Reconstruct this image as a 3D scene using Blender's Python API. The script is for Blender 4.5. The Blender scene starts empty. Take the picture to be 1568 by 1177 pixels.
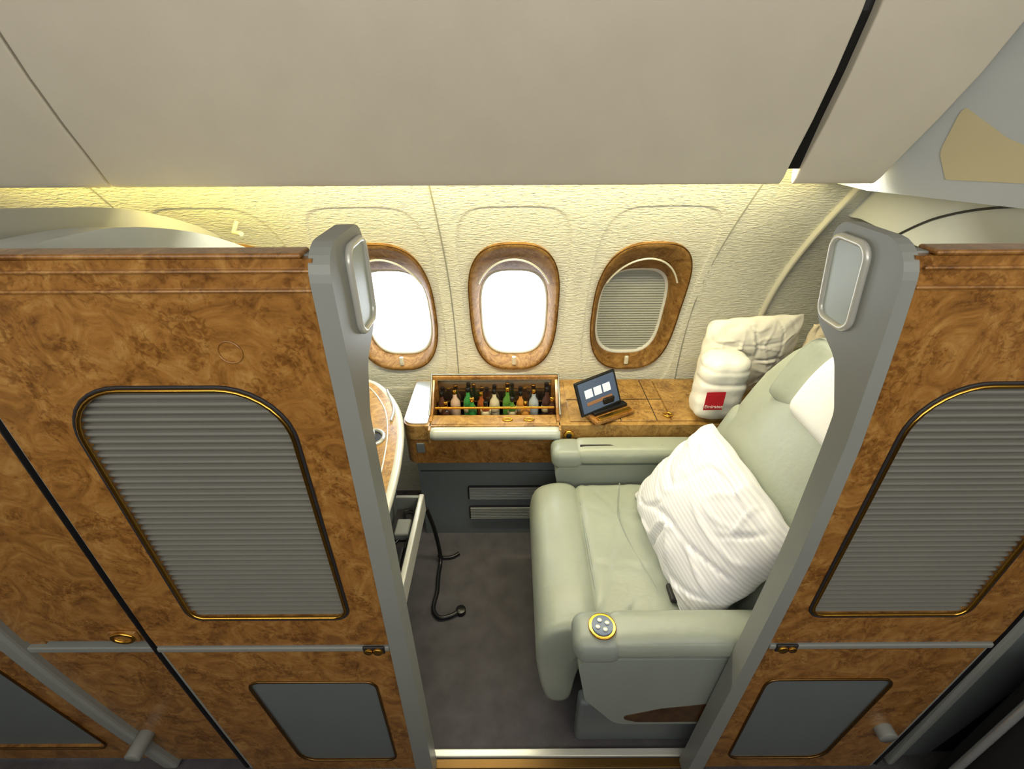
import bpy, bmesh, math, numpy as np
from mathutils import Vector, Matrix, noise
from mathutils.geometry import tessellate_polygon
sc=bpy.context.scene
sc.view_settings.view_transform='Standard'
# ---------------- materials ----------------
def lin(c):
    return tuple((x/255/12.92 if x/255<=.04045 else ((x/255+.055)/1.055)**2.4) for x in c)+(1,)
def mat(name,rgb,rough=.5,metal=0,bump=0,bscale=50,var=0,vscale=8,emit=None,es=0,coat=0,stretch=None):
    m=bpy.data.materials.new(name); m.use_nodes=True; n=m.node_tree; b=n.nodes['Principled BSDF']
    c=lin(rgb); b.inputs['Base Color'].default_value=c
    b.inputs['Roughness'].default_value=rough; b.inputs['Metallic'].default_value=metal
    b.inputs['Coat Weight'].default_value=coat; b.inputs['Coat Roughness'].default_value=.08
    tc=n.nodes.new('ShaderNodeTexCoord'); src=tc.outputs['Object']
    if stretch:
        mp=n.nodes.new('ShaderNodeMapping'); mp.inputs['Scale'].default_value=stretch
        n.links.new(src,mp.inputs[0]); src=mp.outputs[0]
    if emit:
        b.inputs['Emission Color'].default_value=lin(emit); b.inputs['Emission Strength'].default_value=es
    nz=n.nodes.new('ShaderNodeTexNoise'); nz.inputs['Scale'].default_value=vscale; nz.inputs['Detail'].default_value=6
    n.links.new(src,nz.inputs['Vector'])
    rp=n.nodes.new('ShaderNodeValToRGB'); v=var or .03
    rp.color_ramp.elements[0].position=.3; rp.color_ramp.elements[1].position=.7
    rp.color_ramp.elements[0].color=tuple(x*(1-v) for x in c[:3])+(1,)
    rp.color_ramp.elements[1].color=tuple(min(1,x*(1+v)) for x in c[:3])+(1,)
    n.links.new(nz.outputs['Fac'],rp.inputs[0]); n.links.new(rp.outputs[0],b.inputs['Base Color'])
    if bump:
        nb=n.nodes.new('ShaderNodeTexNoise'); nb.inputs['Scale'].default_value=bscale; nb.inputs['Detail'].default_value=4
        bp=n.nodes.new('ShaderNodeBump'); bp.inputs['Strength'].default_value=bump; bp.inputs['Distance'].default_value=.01
        n.links.new(src,nb.inputs['Vector']); n.links.new(nb.outputs['Fac'],bp.inputs['Height']); n.links.new(bp.outputs[0],b.inputs['Normal'])
    return m
def burl(name,dark,mid,light,rough=.3,coat=.35,spec=.5):
    m=mat(name,mid,rough,coat=coat); n=m.node_tree; b=n.nodes['Principled BSDF']
    b.inputs['Specular IOR Level'].default_value=spec
    tc=n.nodes.new('ShaderNodeTexCoord')
    n1=n.nodes.new('ShaderNodeTexNoise'); n1.inputs['Scale'].default_value=11; n1.inputs['Detail'].default_value=10; n1.inputs['Roughness'].default_value=.7; n1.inputs['Distortion'].default_value=2.6
    n.links.new(tc.outputs['Object'],n1.inputs['Vector'])
    r=n.nodes.new('ShaderNodeValToRGB'); e=r.color_ramp.elements
    e[0].position=.3; e[0].color=lin(dark); e[1].position=.7; e[1].color=lin(light)
    x=e.new(.5); x.color=lin(mid)
    n.links.new(n1.outputs['Fac'],r.inputs[0])
    v=n.nodes.new('ShaderNodeTexNoise'); v.inputs['Scale'].default_value=95; v.inputs['Detail'].default_value=5; v.inputs['Distortion'].default_value=1
    n.links.new(tc.outputs['Object'],v.inputs['Vector'])
    g=n.nodes.new('ShaderNodeTexNoise'); g.inputs['Scale'].default_value=14
    n.links.new(tc.outputs['Object'],g.inputs['Vector'])
    ml=n.nodes.new('ShaderNodeMath'); ml.operation='MULTIPLY'
    n.links.new(v.outputs['Fac'],ml.inputs[0]); n.links.new(g.outputs['Fac'],ml.inputs[1])
    r2=n.nodes.new('ShaderNodeValToRGB'); r2.color_ramp.elements[0].position=.26; r2.color_ramp.elements[0].color=(1,1,1,1)
    r2.color_ramp.elements[1].position=.36; r2.color_ramp.elements[1].color=(.55,.48,.40,1)
    n.links.new(ml.outputs[0],r2.inputs[0])
    mx=n.nodes.new('ShaderNodeMix'); mx.data_type='RGBA'; mx.blend_type='MULTIPLY'; mx.inputs['Factor'].default_value=.85
    n.links.new(r.outputs[0],mx.inputs[6]); n.links.new(r2.outputs[0],mx.inputs[7])
    n.links.new(mx.outputs[2],b.inputs['Base Color'])
    return m
WOOD=burl('burl_wood',(108,70,30),(156,108,50),(186,142,78))
WOODW=burl('burl_wood_matte',(92,64,34),(130,96,52),(156,124,76),rough=.65,coat=0,spec=.15)
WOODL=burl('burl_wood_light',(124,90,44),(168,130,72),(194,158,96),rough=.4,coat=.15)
BIN=mat('bin_plastic',(203,195,177),.5,bump=.04,bscale=300)
def wallmat():
    m=mat('sidewall_cloth',(208,209,201),.75,var=.02,vscale=60); n=m.node_tree; b=n.nodes['Principled BSDF']
    tc=n.nodes.new('ShaderNodeTexCoord'); mp=n.nodes.new('ShaderNodeMapping'); mp.inputs['Scale'].default_value=(.45,1.6,1.6); mp.inputs['Rotation'].default_value=(0,.35,0)
    n.links.new(tc.outputs['Object'],mp.inputs[0])
    nb=n.nodes.new('ShaderNodeTexNoise'); nb.inputs['Scale'].default_value=100; nb.inputs['Detail'].default_value=2; nb.inputs['Distortion'].default_value=.6
    n.links.new(mp.outputs[0],nb.inputs['Vector'])
    bp=n.nodes.new('ShaderNodeBump'); bp.inputs['Strength'].default_value=.85; bp.inputs['Distance'].default_value=.006
    n.links.new(nb.outputs['Fac'],bp.inputs['Height']); n.links.new(bp.outputs[0],b.inputs['Normal'])
    return m
WALL=wallmat()
GRAY=mat('gray_frame',(138,141,136),.4)
GRAYD=mat('gray_lower',(106,113,115),.5)
PLEAT=mat('pleated_shade',(122,121,113),.8)
GOLD=mat('brass',(215,165,70),.22,1)
CREAM=mat('cream_metal',(215,215,205),.3,.3)
CHROME=mat('satin_metal',(200,205,205),.25,.7)
LEA=mat('leather',(158,165,152),.36,bump=.12,bscale=35,var=.05)
SHELL=mat('seat_shell_plastic',(144,152,144),.38)
WHITE=mat('white_linen',(238,238,238),.8,bump=.15,bscale=22)
LINEN2=mat('cream_linen',(238,236,228),.8,bump=.15,bscale=22)
BLACK=mat('black_plastic',(16,16,18),.35)
DARK=mat('dark_trim',(38,36,38),.55)
CARPET=mat('carpet',(88,85,89),.95,bump=.6,bscale=400,var=.2,vscale=14)
CEIL=mat('ceiling_plastic',(215,210,200),.6)
COVE=mat('cove_lamp',(255,235,130),.5,emit=(255,225,90),es=12)
RED=mat('red_label',(200,25,45),.5)
PLWRAP=mat('plastic_wrapped_blanket',(242,242,238),.35,bump=.35,bscale=16)
BRONZE=mat('bronze',(120,90,50),.3,.9)
LENS=mat('lens',(175,186,176),.3)
# ---------------- helpers ----------------
def par(name):
    e=bpy.data.objects.new(name,None); sc.collection.objects.link(e); e.empty_display_size=.1; return e
def add(name,me,parent,m=None,smooth=True):
    o=bpy.data.objects.new(name,me); sc.collection.objects.link(o)
    if m: me.materials.append(m)
    if parent: o.parent=parent
    if smooth and hasattr(me,'polygons'):
        for p in me.polygons: p.use_smooth=True
    return o
def mesh(name,vs,fs,parent,m,smooth=True,fix=True):
    me=bpy.data.meshes.new(name); me.from_pydata([tuple(v) for v in vs],[],fs); me.update()
    if fix:
        bm=bmesh.new(); bm.from_mesh(me); bmesh.ops.recalc_face_normals(bm,faces=bm.faces); bm.to_mesh(me); bm.free()
    return add(name,me,parent,m,smooth)
def ebevel(o,w=.004,s=3,ang=35):
    b=o.modifiers.new('b','BEVEL'); b.width=w; b.segments=s; b.limit_method='ANGLE'; b.angle_limit=math.radians(ang); return o
def flat(o):
    for p in o.data.polygons: p.use_smooth=False
    return o
def box(name,x0,x1,y0,y1,z0,z1,parent,m,r=.006,seg=3,M=None):
    bm=bmesh.new(); bmesh.ops.create_cube(bm,size=1)
    for v in bm.verts:
        v.co=Vector(((x0+x1)/2+v.co.x*(x1-x0),(y0+y1)/2+v.co.y*(y1-y0),(z0+z1)/2+v.co.z*(z1-z0)))
    r=min(r,.49*min(x1-x0,y1-y0,z1-z0))
    if r>0: bmesh.ops.bevel(bm,geom=bm.edges[:],offset=r,segments=seg,affect='EDGES',profile=.5)
    if M: bmesh.ops.transform(bm,matrix=M,verts=bm.verts)
    me=bpy.data.meshes.new(name); bm.to_mesh(me); bm.free()
    o=add(name,me,parent,m,True)
    o.modifiers.new('w','WEIGHTED_NORMAL'); return o
def rpoly(pts,rad,seg=7):
    out=[]; n=len(pts)
    for i,p in enumerate(pts):
        p=Vector(p); a=Vector(pts[i-1]); b=Vector(pts[(i+1)%n]); r=rad[i] if hasattr(rad,'__len__') else rad
        if r<=0: out.append(p); continue
        da=(a-p).normalized(); db=(b-p).normalized(); ang=da.angle(db)
        t=min(r/math.tan(ang/2),.49*(a-p).length,.49*(b-p).length)
        A=p+da*t; B=p+db*t; w=math.sin(ang/2)
        for k in range(seg+1):
            s=k/seg; b0=(1-s)**2; b1=2*s*(1-s)*w; b2=s*s
            out.append((A*b0+p*b1+B*b2)/(b0+b1+b2))
    return out
def subdiv(pts,L=.07):
    out=[]; n=len(pts)
    for i in range(n):
        a=Vector(pts[i]); b=Vector(pts[(i+1)%n]); k=max(1,int((b-a).length/L))
        for j in range(k): out.append(a+(b-a)*j/k)
    return out
def plate(name,outer,holes,w0,w1,mp,parent,m,bev=0):
    loops=[outer]+holes
    tris=tessellate_polygon([[Vector((p[0],p[1],0)) for p in l] for l in loops])
    flatp=[p for l in loops for p in l]; N=len(flatp)
    vs=[mp(p[0],p[1],w0) for p in flatp]+[mp(p[0],p[1],w1) for p in flatp]
    fs=[tuple(t) for t in tris]+[tuple(i+N for i in reversed(t)) for t in tris]
    k=0
    for l in loops:
        n=len(l)
        for i in range(n): j=(i+1)%n; fs.append((k+i,k+j,k+j+N,k+i+N))
        k+=n
    return flat(mesh(name,vs,fs,parent,m,False))
def tube(name,pts,r,parent,m,closed=False,seg=4):
    cu=bpy.data.curves.new(name,'CURVE'); cu.dimensions='3D'; cu.bevel_depth=r; cu.bevel_resolution=seg; cu.use_fill_caps=True
    s=cu.splines.new('POLY'); s.points.add(len(pts)-1)
    for i,p in enumerate(pts): s.points[i].co=(*p,1)
    s.use_cyclic_u=closed; s.use_smooth=True
    cu.materials.append(m); o=bpy.data.objects.new(name,cu); sc.collection.objects.link(o); o.parent=parent; return o
def smoothpts(pts,n=8):
    P=[Vector(p) for p in pts]; out=[]
    for i in range(len(P)-1):
        a=P[max(i-1,0)];b=P[i];c=P[i+1];d=P[min(i+2,len(P)-1)]
        for k in range(n):
            t=k/n; out.append(.5*((2*b)+(c-a)*t+(2*a-5*b+4*c-d)*t*t+(3*b-a-3*c+d)*t**3))
    out.append(P[-1]); return out
def grid_rings(rings,close_u=True,cap=False):
    vs=[v for r in rings for v in r]; n=len(rings[0]); fs=[]
    for i in range(len(rings)-1):
        for j in range(n if close_u else n-1):
            k=(j+1)%n; fs.append((i*n+j,i*n+k,(i+1)*n+k,(i+1)*n+j))
    return vs,fs
def cyl(name,c,r,h,parent,m,axis='z',seg=28,prof=None):
    prof=prof or [(0,0),(.94,0),(1,.04),(1,.96),(.94,1),(0,1)]
    rings=[]
    for rf,hf in prof:
        ring=[]
        for k in range(seg):
            a=2*math.pi*k/seg; p=(r*rf*math.cos(a),r*rf*math.sin(a),h*hf)
            if axis=='x': p=(p[2],p[0],p[1])
            if axis=='y': p=(p[0],p[2],p[1])
            ring.append(Vector(c)+Vector(p))
        rings.append(ring)
    vs,fs=grid_rings(rings); return mesh(name,vs,fs,parent,m)
def cushion(name,c,h,r,parent,m,bulge=(0,0,0),R=None,fn=None,nz=0,cuts=15,ns=7):
    bm=bmesh.new(); bmesh.ops.create_cube(bm,size=2); bmesh.ops.subdivide_edges(bm,edges=bm.edges[:],cuts=cuts,use_grid_fill=True)
    h=Vector(h)
    for v in bm.verts:
        p=Vector([math.sin(x*math.pi/2) for x in v.co]); s=p.copy()
        q=Vector([max(-h[i]+r,min(h[i]-r,p[i]*h[i])) for i in range(3)])
        d=Vector([p[i]*h[i] for i in range(3)])-q
        w=q+d.normalized()*r if d.length>1e-9 else q
        for i in range(3):
            j,k=(i+1)%3,(i+2)%3
            w[i]+=bulge[i]*s[i]*(1-s[j]**2)*(1-s[k]**2)
        if fn: w=fn(w,s)
        if nz: w=w+v.co.normalized()*nz*noise.noise(Vector((w+Vector(c))*ns))
        if R: w=R@w
        v.co=w+Vector(c)
    me=bpy.data.meshes.new(name); bm.to_mesh(me); bm.free()
    return add(name,me,parent,m)
def pillow(name,c,U,V,hw,hh,T,parent,m,seed=0,wr=.012):
    U=Vector(U).normalized(); V=Vector(V).normalized(); N=U.cross(V).normalized(); n=90; vs=[]; fs=[]
    uv=[]
    def pt(u,v,sgn):
        e=max(0,(1-abs(u)**2.6))*max(0,(1-abs(v)**2.6)); t=T*e**.5
        cr=1-.07*(u*v)**2
        sx=hw*u*cr*(1-.04*(1-v*v)) ; sy=hh*v*cr*(1-.04*(1-u*u))
        w=wr*1.6*noise.noise(Vector((u*1.4+seed,v*1.4,sgn*1.3)))
        for q,(f,g) in enumerate(((.7,1.7),(1.5,.9))):
            nn=noise.noise(Vector((u*f+v*.6+seed+q*3,v*g-u*.5,sgn*2+seed)))
            amp=max(0,noise.noise(Vector((u*1.3+q*7,v*1.3,seed)))+.35)
            w-=wr*2.2*amp*math.exp(-(abs(nn)/.05)**2)
            nn2=noise.noise(Vector((u*f*1.6-v*.9+seed*2+q*5,v*g*1.5+u*.8,sgn*3+seed)))
            w+=wr*1.4*amp*math.exp(-(abs(nn2)/.06)**2)
        rim=(abs(u)**5+abs(v)**5)
        edge=.5*wr*math.sin(14*(u-v)+seed)*rim
        return Vector(c)+U*sx+V*sy+N*(sgn*(t+w*min(1,e*2.5))+edge)
    for sgn in (1,-1):
        for i in range(n+1):
            for j in range(n+1):
                a=math.sin((i/n*2-1)*math.pi/2);b=math.sin((j/n*2-1)*math.pi/2); vs.append(pt(a,b,sgn)); uv.append((a*hw,b*hh))
    K=(n+1)**2
    for i in range(n):
        for j in range(n):
            a=i*(n+1)+j; fs.append((a,a+1,a+n+2,a+n+1)); fs.append((K+a,K+a+n+1,K+a+n+2,K+a+1))
    me=bpy.data.meshes.new(name); me.from_pydata([tuple(v) for v in vs],[],fs); me.update()
    ul=me.uv_layers.new(name='UVMap')
    for l in me.loops: ul.data[l.index].uv=uv[l.vertex_index]
    bm=bmesh.new(); bm.from_mesh(me); bmesh.ops.remove_doubles(bm,verts=bm.verts,dist=.0002); bmesh.ops.recalc_face_normals(bm,faces=bm.faces); bm.to_mesh(me); bm.free()
    return add(name,me,parent,m)
def prismX(name,prof,x0,x1,parent,m,bev=0):
    o=plate(name,prof,[],x0,x1,lambda u,v,w:(w,u,v),parent,m)
    if bev: ebevel(o,bev)
    return o
# ---------------- shell ----------------
AISLE=mat('far_aisle_panels',(62,48,34),.5)
fl=mesh('floor',[(-3,-1.8,0),(3,-1.8,0),(3,2.2,0),(-3,2.2,0)],[(0,1,2,3)],None,CARPET,False)
mesh('ceiling',[(-3,-1.8,2.4),(3,-1.8,2.4),(3,1.6,2.4),(-3,1.6,2.4)],[(0,3,2,1)],None,CEIL,False)
mesh('wall_back',[(-3,-1.8,0),(3,-1.8,0),(3,-1.8,2.4),(-3,-1.8,2.4)],[(0,1,2,3)],None,AISLE,False)
mesh('wall_left',[(-3,-1.8,0),(-3,2.2,0),(-3,2.2,2.4),(-3,-1.8,2.4)],[(0,1,2,3)],None,CEIL,False)
mesh('wall_right',[(3,-1.8,0),(3,2.2,0),(3,2.2,2.4),(3,-1.8,2.4)],[(0,3,2,1)],None,CEIL,False)
pz=[0,.3,.56,.77,1.0,1.2,1.37,1.5,1.6,1.75,1.95,2.4]; py=[1.91,1.96,1.985,1.97,1.93,1.865,1.77,1.67,1.57,1.43,1.30,1.1]
co=np.polyfit(pz,py,6); dco=np.polyder(co)
def S(x,z,d=0):
    y=np.polyval(co,z); t=np.polyval(dco,z); n=math.hypot(1,t)
    return Vector((x,y+d/n,z-d*t/n))
vs=[];fs=[]
def addgrid(x0,x1,z0,z1,nx,nzz):
    b=len(vs)
    for i in range(nzz+1):
        for j in range(nx+1): vs.append(S(x0+(x1-x0)*j/nx,z0+(z1-z0)*i/nzz))
    for i in range(nzz):
        for j in range(nx):
            a=b+i*(nx+1)+j; fs.append((a,a+1,a+nx+2,a+nx+1))
def sup(a,b,cx,cz,n,N=64):
    o=[]
    for k in range(N):
        t=2*math.pi*k/N; c=math.cos(t); s=math.sin(t)
        if n is None: m=max(abs(c),abs(s)); o.append((cx+a*c/m,cz+b*s/m))
        else: o.append((cx+a*math.copysign(abs(c)**(2/n),c),cz+b*math.copysign(abs(s)**(2/n),s)))
    return o
P=.533; WX=[.01+P*k for k in (-4,-3,-2,-1,0,1)]
for cx in WX:
    R=[(sup(P/2,.50,cx,1.06,None),0),(sup(.226,.455,cx,1.06,5),0),(sup(.222,.45,cx,1.06,5),0),(sup(.217,.445,cx,1.06,5),.0045),(sup(.213,.441,cx,1.06,5),.0045)]
    A=R[4][0]; B=sup(.186,.318,cx,1.04,2.9)
    for k in range(1,6):
        t=k/5; R.append(([(p[0]*(1-t)+q[0]*t,p[1]*(1-t)+q[1]*t) for p,q in zip(A,B)],.0045))
    b=len(vs)
    v2,f2=grid_rings([[S(x,z,d) for x,z in r] for r,d in R]); vs+=v2; fs+=[tuple(i+b for i in f) for f in f2]
L=WX[0]-P/2; Rr=WX[-1]+P/2
addgrid(-3,L,.56,1.56,2,24); addgrid(Rr,3,.56,1.56,6,24)
addgrid(-3,3,0,.56,6,10); addgrid(-3,3,1.56,2.4,6,20)
mesh('wall_window_side',vs,fs,None,WALL)
for i,x in enumerate((-.2565-2*P,-.2565,.79)):
    tube('trim_%d'%(i+1),[S(x,z,-.001) for z in np.linspace(.4,1.7,40)],.0025,None,GRAY)
tube('trim_4',[S(1.1,z,-.006) for z in np.linspace(.7,1.7,40)],.013,None,CREAM)
SHGR=mat('window_shade',(150,153,148),.8)
LIP=mat('window_lip',(205,207,205),.6)
for wi,cx in enumerate(WX):
    w=par('window_%d'%(wi+1))
    R=[(sup(.188,.321,cx,1.04,2.9),.006),(sup(.192,.324,cx,1.04,2.9),-.006),(sup(.186,.318,cx,1.04,2.9),-.010),(sup(.178,.303,cx,1.033,2.9),-.002),(sup(.168,.262,cx,1.00,3),.022),(sup(.158,.225,cx,.973,3.1),.050),(sup(.153,.211,cx,.966,3.1),.080)]
    v2,f2=grid_rings([[S(x,z,d) for x,z in r] for r,d in R]); mesh('burl_surround',v2,f2,w,WOODW)
    tube('gold_edge',[S(x,z,-.008) for x,z in sup(.192,.324,cx,1.04,2.9)],.0018,w,BRONZE,True)
    R=[(sup(.153,.211,cx,.966,3.1),.080),(sup(.147,.202,cx,.965,3.1),.077),(sup(.142,.195,cx,.964,3.1),.09),(sup(.138,.188,cx,.963,3.1),.12)]
    v2,f2=grid_rings([[S(x,z,d) for x,z in r] for r,d in R]); mesh('inner_lip',v2,f2,w,LIP)
    tube('lip_rim',[S(cx+.172*math.cos(a),1.03+.245*math.sin(a),.012) for a in np.linspace(.55,math.pi-.55,24)],.004,w,CREAM)
    o=box('shade_latch',-.010,.010,-.008,.008,-.022,.022,w,CREAM,.006); o.location=S(cx,.758,.004)
    if wi==5:
        rings=[];n=2*34
        for k in range(n+1):
            t=-1+2*k/n; ww=.148*(max(0,1-abs(t)**3.1))**(1/3.1)+.001; z=.966+.205*t
            rings.append([S(cx-ww,z,.086+(.006 if k%2 else 0)),S(cx+ww,z,.086+(.006 if k%2 else 0))])
        v2,f2=grid_rings(rings,False); flat(mesh('pleated_blind',v2,f2,w,SHGR,False))
cl=par('cove_light')
mesh('lamp_strip',[(-2.6,1.36,1.70),(.92,1.36,1.70),(.92,1.385,1.675),(-2.6,1.385,1.675)],[(0,1,2,3)],cl,COVE,False)
box('lamp_housing',-2.6,.92,1.335,1.39,1.70,1.74,cl,CEIL,.003)
# bins
bp=[(1.312,1.632),(1.306,1.622),(1.296,1.624),(1.284,1.640),(1.262,1.69),(1.225,1.77),(1.19,1.86),(1.160,1.96),(1.140,2.08),(1.13,2.2),(1.13,2.39),(1.33,2.39),(1.33,1.70)]
def binbox(nm,x0,x1):
    b=par(nm); o=prismX('bin_body',bp,x0,x1,b,BIN,.006)
    for p in o.data.polygons: p.use_smooth=True
    w=o.modifiers.new('w','WEIGHTED_NORMAL'); return b
binbox('overhead_bin',-1.020,.690); binbox('overhead_bin.001',-2.9,-1.026); b3=par('overhead_bin.002')
o=plate('bin_body',[(y+.004,z) for y,z in bp],[],0,1,lambda u,v,w:(.724+w*(.210+.30*min(.32,v-1.62)),u,v),b3,BIN); ebevel(o,.022)
for p in o.data.polygons: p.use_smooth=True
fp=[(1.29,1.66),(1.255,1.77),(1.22,1.86),(1.19,1.96),(1.17,2.08),(1.16,2.39),(1.33,2.39),(1.33,1.70)]
prismX('dark_gap_filler',fp,.690,.726,b3,BLACK)
# closet module on right
mo=par('overhead_closet')
mp_=rpoly([(1.76,1.46),(1.62,1.47),(.80,1.40),(.72,2.39),(1.5,2.39)],[.0,.08,.08,0,0])
GLOSS=mat('closet_laminate',(186,190,188),.25)
prismX('closet_body',mp_,1.16,2.9,mo,GLOSS,.01)
SH=lambda t:(.95+.212*t,1.34-.32*t)
plate('closet_shoulder',[SH(0),SH(1),(1.162,1.6),(.950,1.6)],[],1.60,2.39,lambda u,v,w:(u,v,w),mo,GLOSS)
tube('door_seam',smoothpts([(1.157,1.50,1.42),(1.157,1.467,1.44),(1.157,1.32,1.535),(1.157,1.115,1.598),(1.157,.85,1.62)]),.003,mo,DARK)
TAN=mat('painted_reflection',(200,188,148),.35)  # reflected cove light on the closet, put in as a tan patch
plate('reflection_patch',rpoly([(.342,1.795),(.32,1.70),(.407,1.643),(.80,1.650),(.80,1.705),(.60,1.735)],.025),[],-.003,.001,lambda u,v,w:(SH(u)[0]+w*.83,SH(u)[1]+w*.55,v),mo,TAN)
# ---------------- suite doors ----------------
def door(nm,sg,x0):
    d=par(nm)
    if sg<0: bz,bb,wz=[0,1.63],[.010,.012],(.052,.030)
    else: bz,bb,wz=[0,.4,.7,1.0,1.3,1.5,1.64],[.0,.020,.034,.044,.038,.022,.006],(.045,.022)
    B=lambda z: float(np.interp(z,bz,bb))
    W=lambda z: wz[0]+(wz[1]-wz[0])*z/1.63
    X=lambda u:x0+sg*u
    mpf=lambda u,v,w:(x0+sg*(u+(B(v)+W(v)-.050)*max(0,min(1,1-(u-.05)/.08))),w,v)
    out=subdiv(rpoly([(.03,.03),(.03,1.625),(.618,1.625),(.618,.75),(.572,.03)],[0,0,.01,.5,.01],10))
    plate('door_core',out,[],.650,.668,mpf,d,GRAY)
    rim=smoothpts([(X(.606),.645,1.60),(X(.606),.645,1.1),(X(.604),.645,.76),(X(.590),.645,.45),(X(.566),.645,.06)],6)
    tube('edge_strip',rim,.006,d,GRAY)
    tube('edge_gap',[p+Vector((sg*.016,.005,0)) for p in rim],.010,d,BLACK)
    hole=rpoly([(.133,.824),(.133,1.415),(.488,1.415),(.478,.824)],[.03,.10,.10,.03],9)
    plate('upper_burl_panel',subdiv([(.044,.716),(.044,1.622),(.603,1.622),(.603,.76),(.600,.716)]),[hole],.636,.650,mpf,d,WOOD)
    hole2=rpoly([(.112,.12),(.112,.553),(.44,.553),(.395,.12)],[.03,.03,.03,.05],6)
    plate('lower_burl_panel',subdiv([(.044,.06),(.044,.692),(.598,.692),(.56,.06)]),[hole2],.638,.650,mpf,d,WOOD)
    rings=[]; n=40
    for k in range(n):
        z=.82+.60*k/n; h=.60/n
        for f,y in ((0,.6498),(.20,.6498),(.36,.6420),(.6,.6400),(.90,.6405)): rings.append([(X(.128),y,z+f*h),(X(.492),y,z+f*h)])
    vs,fs=grid_rings(rings,False); flat(mesh('pleated_privacy_screen',vs,fs,d,PLEAT,False))
    tube('screen_trim',[(X(p[0]),.634,p[1]) for p in hole],.0036,d,GOLD,True)
    h3=rpoly([(.127,.818),(.127,1.421),(.494,1.421),(.484,.818)],[.035,.105,.105,.035],9)
    tube('screen_trim_dark',[(X(p[0]),.635,p[1]) for p in h3],.003,d,DARK,True)
    plate('lower_inset',hole2,[],.642,.650,mpf,d,GRAYD)
    tube('inset_trim',[Vector(mpf(p[0],p[1],.637)) for p in hole2],.0035,d,BRONZE,True)
    ur=.055 if sg<0 else .075
    box('mid_rail',min(X(ur),X(.60)),max(X(ur),X(.60)),.630,.652,.697,.713,d,GRAY,.004)
    box('top_rail',min(X(.05),X(.616)),max(X(.05),X(.616)),.634,.672,1.622,1.630,d,WOOD,.004)
    for z in (1.575,1.603):
        box('top_moulding',min(X(.040),X(.604)),max(X(.040),X(.604)),.631,.640,z,z+.006,d,WOOD,.003)
    prof=subdiv(rpoly([(.628,.005),(.628,1.640),(.800,1.640),(.790,1.470),(.715,1.425),(.678,1.34),(.676,.005)],[.008,.05,.035,.04,.05,.05,.008],6))
    pm=lambda u,v,w:(x0+sg*(B(v)+w*W(v)),u,v)
    o=plate('edge_pillar',prof,[],0,1,pm,d,GRAY); ebevel(o,.007)
    rp=rpoly([(.700,1.480),(.700,1.618),(.787,1.618),(.780,1.480)],.022,6)
    tube('lamp_ring',[(x0+sg*(B(p[1])-.003),p[0],p[1]) for p in rp],.006,d,CREAM,True)
    rp=rpoly([(.704,1.484),(.704,1.614),(.783,1.614),(.776,1.484)],.018,6)
    plate('lamp_lens',rp,[],-.004,.006,lambda u,v,w:(x0+sg*(B(v)+w),u,v),d,LENS)
    lo=B(.7)
    cyl('lock_ring',(X(.070+lo),.622,.705),.011,.012,d,GOLD,'y'); cyl('lock_ring_b',(X(.092+lo),.622,.705),.009,.012,d,GOLD,'y')
    box('lock_plate',min(X(.055+lo),X(.106+lo)),max(X(.055+lo),X(.106+lo)),.627,.633,.692,.718,d,DARK,.003)
    if sg<0:
        tube('emblem',[(X(.19)+.018*math.cos(a),.635,1.482+.018*math.sin(a)) for a in np.linspace(0,2*math.pi,30)[:-1]],.0016,d,WOOD,True)
    return d
door('suite_door',-1,-.235); door('suite_door.001',1,.525)
def fixed(nm,sg,x0,wood):
    d=par(nm)
    tp_=lambda u,z: u-.17*(max(0,.78-z)/.78)**1.4*max(0,min(1,u/.37))
    mpf=lambda u,v,w:(x0+sg*tp_(u,v),w,v); X=lambda u:x0+sg*u
    plate('core',[(-.02,.02),(-.02,1.60),(1.4,1.60),(1.4,.02)],[],.690,.712,lambda u,v,w:(x0+sg*u,w,v),d,GRAYD if wood else DARK)
    if wood:
        plate('upper_burl',subdiv([(-.05,.67),(-.05,1.6),(.36,1.6),(.36,.67)]),[],.676,.690,mpf,d,WOOD)
        plate('lower_burl',subdiv([(-.08,.03),(-.08,.63),(.36,.63),(.36,.03)]),[],.676,.690,mpf,d,WOOD)
        box('mid_rail',min(X(-.04),X(.345)),max(X(-.04),X(.345)),.668,.692,.632,.652,d,GRAY,.004)
        tube('latch_ring',[(X(.085)+.026*math.cos(a),.668,.695+.016*math.sin(a)) for a in np.linspace(0,2*math.pi,26)[:-1]],.005,d,GOLD,True)
        box('latch_plate',min(X(.05),X(.12)),max(X(.05),X(.12)),.668,.678,.675,.715,d,WOOD,.006)
        hole=rpoly([(.52,.10),(.52,.60),(.9,.60),(.9,.10)],.04)
        plate('outer_burl',[(.40,.03),(.40,1.6),(1.4,1.6),(1.4,.03)],[hole],.680,.690,mpf,d,WOOD)
        tube('inset_trim',[mpf(p[0],p[1],.678) for p in hole],.003,d,BRONZE,True)
        cyl('door_stop',(X(.23),.610,.20),.022,.07,d,GRAY,'y')
        a,b=.355,.405
    else:
        a,b=.02,.06
        cyl('door_stop',(1.03,.610,.30),.024,.07,d,GRAY,'y')
        plate('side_frame',subdiv([(-.06,.03),(-.06,1.6),(.25,1.6),(.25,.03)]),[],.676,.690,mpf,d,GRAYD)
    o=plate('frame_post',subdiv([(a,.01),(a,1.61),(b,1.61),(b,.01)]),[],.655,.700,mpf,d,GRAY); ebevel(o,.01)
    return d
fixed('suite_wall_panel',-1,-.86,True); fixed('suite_wall_panel.001',1,1.16,False)
tb=par('door_sill'); box('metal_strip',-.28,.57,.684,.706,0,.014,tb,CREAM,.003); box('brass_track',-.28,.57,.655,.681,0,.008,tb,mat('brass_dull',(120,90,45),.4,.7),.002)
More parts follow.
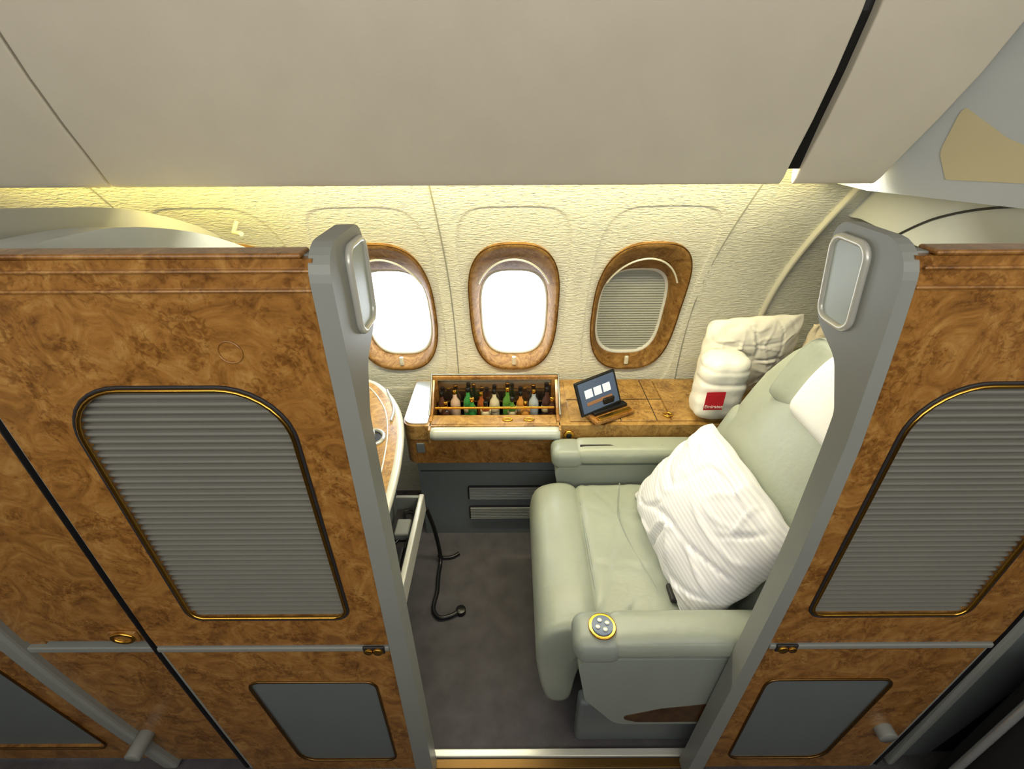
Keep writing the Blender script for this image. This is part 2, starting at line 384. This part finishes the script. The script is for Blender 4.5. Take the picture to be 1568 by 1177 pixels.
# ---------------- partition & shells at left ----------------
pt=par('suite_partition')
def shellprof(pts,y0,y1,zend):
    s=[(p.x,p.y) for p in smoothpts([(a,b,0) for a,b in pts],6)]
    return [(y0,.02)]+s+[(y1,zend),(y1,.02)]
PSH=mat('partition_shell',(176,182,180),.3)
pp=shellprof([(.722,1.55),(.75,1.585),(.81,1.600),(.872,1.599),(.995,1.588),(1.148,1.552),(1.313,1.494),(1.507,1.40),(1.70,1.27)],.72,1.86,1.10)
o=prismX('partition_panel',pp,-.90,-.81,pt,PSH,.035)
for p in o.data.polygons: p.use_smooth=True
o.modifiers.new('w','WEIGHTED_NORMAL')
pp=shellprof([(.78,1.58),(.84,1.618),(.964,1.625),(1.109,1.608),(1.295,1.570),(1.512,1.491),(1.64,1.425)],.77,1.66,1.40)
o=prismX('outer_shell',pp,-1.09,-1.0,pt,mat('outer_shell',(170,172,166),.35),.035)
for p in o.data.polygons: p.use_smooth=True
o.modifiers.new('w','WEIGHTED_NORMAL')
tv=par('television'); box('screen',-.800,-.785,.98,1.58,.86,1.22,tv,BLACK,.006); box('bezel',-.809,-.797,.96,1.60,.84,1.24,tv,WOOD,.005)
tube('coat_hook',[S(-.95,1.46,-.005),S(-.95,1.46,-.05),S(-.91,1.475,-.07)],.008,pt,CREAM)
# ---------------- front side console ----------------
sd=par('side_console')
edge=[(-.74,1.925),(-.62,1.86),(-.505,1.69),(-.447,1.515),(-.42,1.333),(-.41,1.18),(-.408,1.02),(-.405,.86),(-.40,.74)]
edge=[(p.x,p.y) for p in smoothpts([(x,y,0) for x,y in edge],6)]
outl=edge+[(-.805,.74),(-.805,1.925)]
idm=lambda u,v,w:(u,v,w)
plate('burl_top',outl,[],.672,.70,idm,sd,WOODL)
tube('cream_edge',[(x,y,.686) for x,y in edge],.017,sd,CREAM)
tube('inlay_line',[(x-.045,y-.01,.701) for x,y in edge],.003,sd,CREAM)
body=[(x-.062,min(y,1.90)) for x,y in edge]+[(-.805,.74),(-.805,1.90)]
plate('cabinet_body',body,[],.0,.672,idm,sd,GRAYD)
tube('cup_ring',[(-.545+.05*math.cos(a),1.45+.05*math.sin(a),.704) for a in np.linspace(0,2*math.pi,40)[:-1]],.008,sd,CHROME,True)
cyl('cup_well',(-.545,1.45,.700),.045,.003,sd,BLACK)
cyl('cup_knob',(-.545,1.45,.703),.02,.03,sd,CHROME)
tube('tray_rim',[(p.x,p.y,.705) for p in smoothpts([(-.56,1.80,0),(-.50,1.66,0),(-.49,1.56,0)],6)],.006,sd,CHROME)
dr=sd
box('drawer_bottom',-.468,-.365,.96,1.38,.385,.393,dr,DARK,.001)
box('drawer_front',-.375,-.355,.945,1.40,.37,.462,dr,CREAM,.005)
box('drawer_side_a',-.468,-.37,.945,.960,.38,.455,dr,GRAY,.003); box('drawer_side_b',-.468,-.37,1.385,1.40,.38,.455,dr,GRAY,.003)
box('remote_control',-.445,-.395,1.03,1.18,.393,.415,dr,BLACK,.008); box('power_adapter',-.445,-.39,1.22,1.30,.393,.43,dr,GRAY,.008)
tube('cable',smoothpts([(-.44,1.2,.40),(-.40,1.28,.41),(-.43,1.35,.41),(-.39,1.34,.41),(-.40,1.15,.40)]),.004,dr,BLACK)
st=par('luggage_strap')
tube('strap',smoothpts([(-.36,1.42,.36),(-.345,1.46,.18),(-.33,1.44,.03),(-.33,1.36,.012),(-.325,1.28,.012),(-.33,1.20,.012),(-.30,1.16,.012),(-.25,1.17,.012),(-.22,1.19,.014)]),.009,st,BLACK)
cyl('strap_end',(-.215,1.19,.0),.02,.022,st,BLACK)
tube('strap_b',smoothpts([(-.34,1.45,.03),(-.32,1.455,.012),(-.28,1.46,.010),(-.25,1.48,.01)]),.008,st,BLACK)
# ---------------- minibar console ----------------
mc=par('minibar_console')
plate('cabinet_lower',[(-.42,1.61),(1.12,1.61),(1.12,1.945),(-.42,1.945)],[],.0,.47,idm,mc,GRAYD)
plate('burl_band',rpoly([(-.455,1.578),(1.12,1.578),(1.12,1.945),(-.455,1.945)],[.05,0,0,0]),[],.47,.60,idm,mc,WOOD)
hb=[(-.335,1.60),(.185,1.60),(.185,1.755),(-.335,1.755)]
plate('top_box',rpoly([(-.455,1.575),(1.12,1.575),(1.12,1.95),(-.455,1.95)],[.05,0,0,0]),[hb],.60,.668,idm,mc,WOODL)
plate('left_cap',rpoly([(-.45,1.585),(-.35,1.585),(-.35,1.93),(-.45,1.93)],[.045,0.01,.01,.01]),[],.668,.676,idm,mc,CHROME)
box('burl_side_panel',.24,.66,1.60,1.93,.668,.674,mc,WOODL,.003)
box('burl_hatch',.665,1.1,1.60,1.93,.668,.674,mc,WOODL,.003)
for x in (.60,.45): box('hatch_seam',x,x+.003,1.60,1.93,.672,.6755,mc,DARK,.0005)
box('hatch_seam',.24,.66,1.76,1.763,.672,.6755,mc,DARK,.0005)
tube('hatch_pull',[(.655+.018*math.cos(a),1.635+.014*math.sin(a),.678) for a in np.linspace(0,2*math.pi,22)[:-1]],.004,mc,GOLD,True)
cyl('roll_lid',(-.335,1.560,.640),.027,.53,mc,mat('roll_lid',(190,196,190),.3,.1),'x')
for x in (-.345,.190): box('lid_bracket',x,x+.012,1.545,1.60,.60,.668,mc,WOODL,.004)
for i in range(2):
    plate('vent_frame',rpoly([(-.205,.10+.125*i),(.135,.10+.125*i),(.135,.185+.125*i),(-.205,.185+.125*i)],.012),[],1.604,1.61,lambda u,v,w:(u,w,v),mc,DARK)
    for k in range(7): box('vent_slat',-.198,.128,1.598,1.606,.107+.125*i+.0105*k,.114+.125*i+.0105*k,mc,GRAY,.001)
tube('kick_seam',[(-.41,1.607,.40),(.2,1.607,.40)],.002,mc,DARK)
box('socket_plate',-.405,-.37,1.572,1.58,.53,.58,mc,GRAYD,.004)
cyl('headset_socket',(.235,1.565,.622),.022,.014,mc,GOLD,'y'); cyl('socket_hole',(.235,1.562,.622),.012,.006,mc,BLACK,'y')
pb=mc
STEEL=mat('dark_steel',(130,132,130),.35,.6)
box('bar_back_wall',-.345,.20,1.755,1.775,.60,.80,pb,WOOD,.006)
box('bar_floor',-.335,.185,1.60,1.755,.60,.607,pb,DARK,.001)
for x in (-.345,.185): plate('bar_side_wall',rpoly([(1.60,.60),(1.60,.675),(1.66,.70),(1.775,.80),(1.775,.60)],.008),[],x,x+.012,lambda u,v,w:(w,u,v),pb,WOOD)
box('front_ledge',-.335,.185,1.585,1.650,.655,.672,pb,WOODL,.004)
tube('rim',[(-.345,1.62,.690),(-.345,1.70,.745),(-.345,1.765,.803),(.20,1.765,.803),(.20,1.70,.745),(.20,1.62,.690)],.0045,pb,STEEL)
box('mirror_back',-.32,.17,1.748,1.755,.68,.785,pb,mat('mirror',(110,100,90),.12,.9),.002)
for i,x in enumerate((-.02,.07)): tube('ledge_pull',[(x+.02*math.cos(a),1.61+.009*math.sin(a),.675) for a in np.linspace(0,2*math.pi,20)[:-1]],.003,pb,GOLD,True)
box('bottle_rail',-.33,.18,1.665,1.672,.69,.70,pb,GOLD,.002)
cols=[(80,50,40),(200,170,150),(50,130,65),(150,78,34),(200,190,165),(80,130,52),(190,130,60),(160,170,180),(70,44,38)]
BP=[(0,0),(.95,0),(1,.03),(1,.55),(.85,.66),(.4,.78),(.36,.96),(.3,1),(0,1)]
bt=par('minibar_bottles')
for i,c in enumerate(cols):
    x=-.305+i*.057; m=mat('bottle_glass_%d'%i,c,.08,coat=.6); hh=.125+.02*((i*7)%3)/2
    for row,yy in enumerate((1.728,1.690)):
        if row and i%3==1: continue
        H=hh-(.025 if row else 0); X0=x+(.02 if row else 0); rr=.022 if (i+row)%3 else .019
        cyl('bottle',(X0,yy,.607),rr,H,bt,m,'z',18,BP)
        cyl('cap',(X0,yy,.607+H-.012),.0095,.018,bt,GOLD if (i+row)%2 else BLACK,'z',14)
        if (i+row)%2==0: cyl('label',(X0,yy,.607+.035),rr+.0004,.03,bt,mat('bottle_label',(200,185,150),.6),'z',18)
# tablet
tp=par('tablet')
SCR=mat('tablet_screen',(60,70,90),.12,emit=(90,110,140),es=.3)
c=Vector((.355,1.655,.775)); Rz=Matrix.Rotation(math.radians(28),4,'Z')@Matrix.Rotation(math.radians(-24),4,'X')@Matrix.Rotation(math.radians(-4),4,'Y')
Mt=Matrix.Translation(c)@Rz
box('tablet_case',-.104,.104,-.006,.006,-.074,.074,tp,BLACK,.006,M=Mt)
box('screen',-.092,.092,-.008,-.005,-.063,.063,tp,SCR,.001,M=Mt)
PNL=mat('screen_tile',(200,210,220),.2,emit=(200,215,230),es=.4)
for k in range(3): box('tile',-.068+.046*k,-.03+.046*k,-.0095,-.007,-.005,.030,tp,PNL,.001,M=Mt)
box('tile_bar',-.068,.062,-.0095,-.007,-.036,-.022,tp,mat('tile_dark',(130,90,60),.3,emit=(130,100,70),es=.3),.001,M=Mt)
Mb=Matrix.Translation((.405,1.648,.674))@Matrix.Rotation(math.radians(28),4,'Z')
box('dock_base',-.10,.10,-.055,.05,.001,.024,tp,WOOD,.008,M=Mb); box('dock_slot',-.085,.085,-.02,.012,.024,.040,tp,BLACK,.004,M=Mb)
box('dock_front',-.085,.085,-.052,-.030,.022,.030,tp,GOLD,.003,M=Mb); box('dock_arm',-.03,.03,.0,.03,.02,.08,tp,BLACK,.006,M=Mb)
# ---------------- seat ----------------
se=par('airplane_seat')
def loftY(name,prof,y0,y1,m,rr=.03):
    cx=sum(p[0] for p in prof)/len(prof); cz=sum(p[1] for p in prof)/len(prof)
    rings=[]
    st=[(0,.0),(0,.80),(.15,.90),(.4,.97),(1,1)]
    for t,s in st: rings.append([Vector((cx+(x-cx)*s,y0+rr*t,cz+(z-cz)*s)) for x,z in prof])
    for t in (.25,.5,.75): rings.append([Vector((x,y0+rr+(y1-y0-2*rr)*t,z)) for x,z in prof])
    for t,s in reversed(st): rings.append([Vector((cx+(x-cx)*s,y1-rr*t,cz+(z-cz)*s)) for x,z in prof])
    vs,fs=grid_rings(rings); return mesh(name,vs,fs,se,m)
pr=[(.262,.47),(.235,.495),(.195,.505),(.15,.50),(.105,.48),(.08,.44),(.070,.38),(.072,.30),(.085,.20),(.10,.13),(.115,.095),(.145,.08),(.175,.09),(.19,.13),(.20,.25),(.23,.40)]
pr=[(p.x,p.y) for p in smoothpts([(x,z,0) for x,z in pr+[pr[0]]],3)][:-1]
loftY('leg_rest',pr,.80,1.43,LEA)
def wrk(w,s):
    if s.z>.3:
        w=w.copy(); x,y=w.x,w.y
        for (a,b,c0) in ((1,.5,-.05),(.8,-.7,.06),(1,.25,.12),(.9,-.3,-.14),(.6,.9,.02),(.3,1,.1),(.2,1,-.12)):
            dd=a*x+b*y-c0+.02*noise.noise(Vector((x*8,y*8,c0*30)))
            w.z-=.009*math.exp(-(dd/.011)**2)*(.1+1.2*abs(noise.noise(Vector((x*6+c0*9,y*6,0)))))
    return w
cushion('seat_cushion',(.50,1.115,.42),(.255,.315,.075),.035,se,LEA,bulge=(0,0,.018),nz=.008,cuts=71,fn=wrk)
tube('cushion_seam',smoothpts([(.43,1.42,.492),(.39,1.25,.507),(.40,1.1,.511),(.44,.95,.507),(.46,.83,.495)],8),.0028,se,SHELL)
tube('cushion_piping',smoothpts([(.262,.83,.485),(.258,1.1,.492),(.262,1.40,.485)]),.004,se,SHELL)
RB=Matrix.Rotation(math.radians(20.4),3,'Y')
def topround(k,amt):
    def f(w,s):
        w=w.copy(); t=max(0,(s.z-k)/(1-k)); w.y*=1-amt*t**2.2; return w
    return f
cushion('back_shell',(.935,1.11,.785),(.045,.385,.425),.04,se,SHELL,R=RB,fn=topround(.1,.38))
cushion('back_cushion',(.855,1.11,.785),(.075,.325,.395),.06,se,LEA,bulge=(.03,0,0),R=RB,fn=topround(.2,.30),nz=.008)
def wing(w,s):
    w=w.copy(); w.x-=.05*abs(s.y)**2.5; t=max(0,(s.z+.2)/1.2); w.y*=1-.2*t**2; return w
cushion('headrest',(.925,1.08,1.09),(.045,.205,.125),.04,se,LEA,R=RB,fn=wing)
cushion('headrest_cover',(.900,1.075,1.10),(.045,.125,.118),.04,se,WHITE,R=RB,bulge=(.012,0,0),fn=topround(-.3,.3))
cushion('lumbar_side_bolster',(.79,1.39,.66),(.07,.05,.22),.045,se,LEA,R=RB)
cushion('lumbar_side_bolster_b',(.79,.84,.66),(.07,.05,.22),.045,se,LEA,R=RB)
def arm(y0,y1):
    yc=(y0+y1)/2; hy=(y1-y0)/2
    cushion('armrest_pad',(.50,yc,.595),(.25,hy,.038),.032,se,LEA,bulge=(0,0,.004))
    cushion('armrest_nose',(.222,yc,.582),(.065,hy+.002,.045),.035,se,SHELL)
    pl=rpoly([(.165,.56),(.80,.56),(.80,.22),(.30,.22),(.20,.36)],[.04,.02,.02,.06,.06],6)
    o=plate('arm_body',pl,[],y0+.006,y1-.006,lambda u,v,w:(u,w,v),se,SHELL); ebevel(o,.012)
arm(.678,.790); arm(1.445,1.56)
plate('burl_arm_inlay',rpoly([(.30,.262),(.42,.31),(.62,.35),(.62,.235),(.36,.235)],.02),[],.6825,.689,lambda u,v,w:(u,w,v),se,burl('burl_dark',(60,40,22),(84,58,32),(100,72,42)))
cyl('control_ring',(.232,.732,.627),.036,.006,se,GOLD,'z',32); cyl('control_pad',(.232,.732,.632),.028,.004,se,mat('control_blue',(90,110,140),.3),'z',32)
for k in range(4):
    a=k*math.pi/2+.4; cyl('button',(.232+.014*math.cos(a),.732+.014*math.sin(a),.635),.006,.004,se,CREAM,'z',14)
box('far_arm_groove',.27,.60,1.48,1.49,.628,.636,se,DARK,.002)
box('seat_base',.25,1.0,.76,1.46,.0,.34,se,GRAYD,.02)
box('base_kick',.20,.60,.73,.78,.0,.24,se,GRAYD,.015)
box('belt_buckle',.475,.53,.88,.94,.505,.525,se,DARK,.006)
tube('seat_belt',smoothpts([(.66,.83,.50),(.56,.86,.515),(.50,.93,.515),(.49,1.03,.515)]),.008,se,GRAY)
# pillows
def stripemat():
    m=mat('striped_linen',(238,237,240),.75,bump=.1,bscale=14); n=m.node_tree; b=n.nodes['Principled BSDF']
    uvn=n.nodes.new('ShaderNodeUVMap'); wv=n.nodes.new('ShaderNodeTexWave'); wv.bands_direction='Y'; wv.inputs['Scale'].default_value=24; wv.inputs['Distortion'].default_value=0
    n.links.new(uvn.outputs[0],wv.inputs['Vector'])
    r=n.nodes.new('ShaderNodeValToRGB'); r.color_ramp.elements[0].position=.3; r.color_ramp.elements[0].color=lin((222,222,230)); r.color_ramp.elements[1].position=.6; r.color_ramp.elements[1].color=lin((238,238,243))
    n.links.new(wv.outputs['Fac'],r.inputs[0]); n.links.new(r.outputs[0],b.inputs['Base Color']); return m
p1=par('pillow')
pillow('pillow_body',(.605,1.075,.670),(-.07,1,.02),(.52,.02,.80),.285,.215,.10,p1,stripemat(),seed=2.3,wr=.010)
p2=par('pillow.001'); pillow('pillow_body',(1.0,1.79,.875),(1,.05,.05),(0,-.06,1),.21,.19,.055,p2,LINEN2,seed=5,wr=.006)
p3=par('pillow.002'); pillow('pillow_body',(1.33,1.74,.87),(1,-.1,.0),(0,-.08,1),.13,.185,.05,p3,mat('tan_linen',(212,200,178),.8),seed=9,wr=.006)
box('shelf_extension',1.12,1.5,1.60,1.94,.0,.672,mc,GRAYD,.005)
br=par('wrapped_blanket')
rings=[]
for i in range(61):
    t=i/60; z=.676+.290*t; e=(1-abs(2*t-1)**7)**.38
    fold=-.05*math.exp(-((t-.62)/.035)**2)-.03*math.exp(-((t-.82)/.03)**2)
    ring=[]
    for k in range(64):
        a=2*math.pi*k/64; sq=(abs(math.cos(a))**3+abs(math.sin(a))**3)**(-1/3)
        r=.094*e*sq*(1+fold+.05*noise.noise(Vector((math.cos(a)*1.6,math.sin(a)*1.6,t*3)))+.03*math.sin(7*a+t*5)*abs(2*t-1)**2+.012*math.sin(30*t+3*math.sin(a)))
        ring.append(Vector((.835+r*math.cos(a)+.012*t,1.640+r*.80*math.sin(a),z)))
    rings.append(ring)
vs,fs=grid_rings(rings); mesh('blanket_body',vs,fs,br,PLWRAP)
lv=[]
for zz in (.752,.835):
    for k in range(5): lv.append((.760+.019*k,1.640-.083+.0005*k,zz))
mesh('red_label',lv,[(k,k+1,k+6,k+5) for k in range(4)],br,RED)
tx=bpy.data.curves.new('label_text','FONT'); tx.body='Emirates'; tx.size=.021; tx.extrude=.0005; tx.materials.append(WHITE)
to=bpy.data.objects.new('label_text',tx); sc.collection.objects.link(to); to.parent=br; to.location=(.762,1.5555,.762); to.rotation_euler=(math.radians(90),0,0)
# next suite dark padded side (right corner)
ns=par('ottoman')
cushion('padded_side',(1.60,.56,.36),(.36,.07,.36),.05,ns,DARK,R=None)
for k in range(4): tube('stitch',[(1.27+.03*k,.487,.14+.13*k),(1.90,.487,.28+.13*k)],.003,ns,GRAY)
o=tube('metal_rail',[(1.215,.57,.01),(1.225,.57,.66),(1.30,.56,.725)],.010,ns,CHROME)
# ---------------- lights ----------------
def area(nm,loc,rot,sx,sy,pw,col):
    l=bpy.data.lights.new(nm,'AREA'); l.shape='RECTANGLE'; l.size=sx; l.size_y=sy; l.energy=pw; l.color=col
    o=bpy.data.objects.new(nm,l); sc.collection.objects.link(o); o.location=loc; o.rotation_euler=[math.radians(a) for a in rot]; return o
area('aisle_ceiling_light',(0,-.25,2.37),(20,0,0),4.0,.6,11,(1,.98,.94))
area('rear_fill_light',(0,-1.3,2.0),(113,0,0),4.0,.3,41,(1,.97,.905))  # added fill behind the camera for bin face and door tops
area('cove_wash_light',(-.35,1.375,1.668),(50,0,0),2.5,.03,13,(1,.80,.20))
area('suite_fill_light',(.1,1.345,1.66),(-6,0,0),1.6,.04,9,(.92,.96,1))  # unseen fill added under the bin to brighten the suite interior
w=bpy.data.worlds.new('World'); sc.world=w; w.use_nodes=True; bg=w.node_tree.nodes['Background']
bg.inputs[0].default_value=(.86,.93,1,1); bg.inputs[1].default_value=9
# ---------------- camera ----------------
cd=bpy.data.cameras.new('cam'); cd.sensor_width=36; cd.lens=16.53; cd.clip_start=.02
cam=bpy.data.objects.new('camera',cd); sc.collection.objects.link(cam); cam.location=(0,0,1.8)
th=math.radians(30.7)
cam.rotation_mode='QUATERNION'
cam.rotation_quaternion=(Matrix.Rotation(math.pi/2-th,3,'X')@Matrix.Rotation(math.radians(-.3),3,'Z')).to_quaternion()
sc.camera=cam
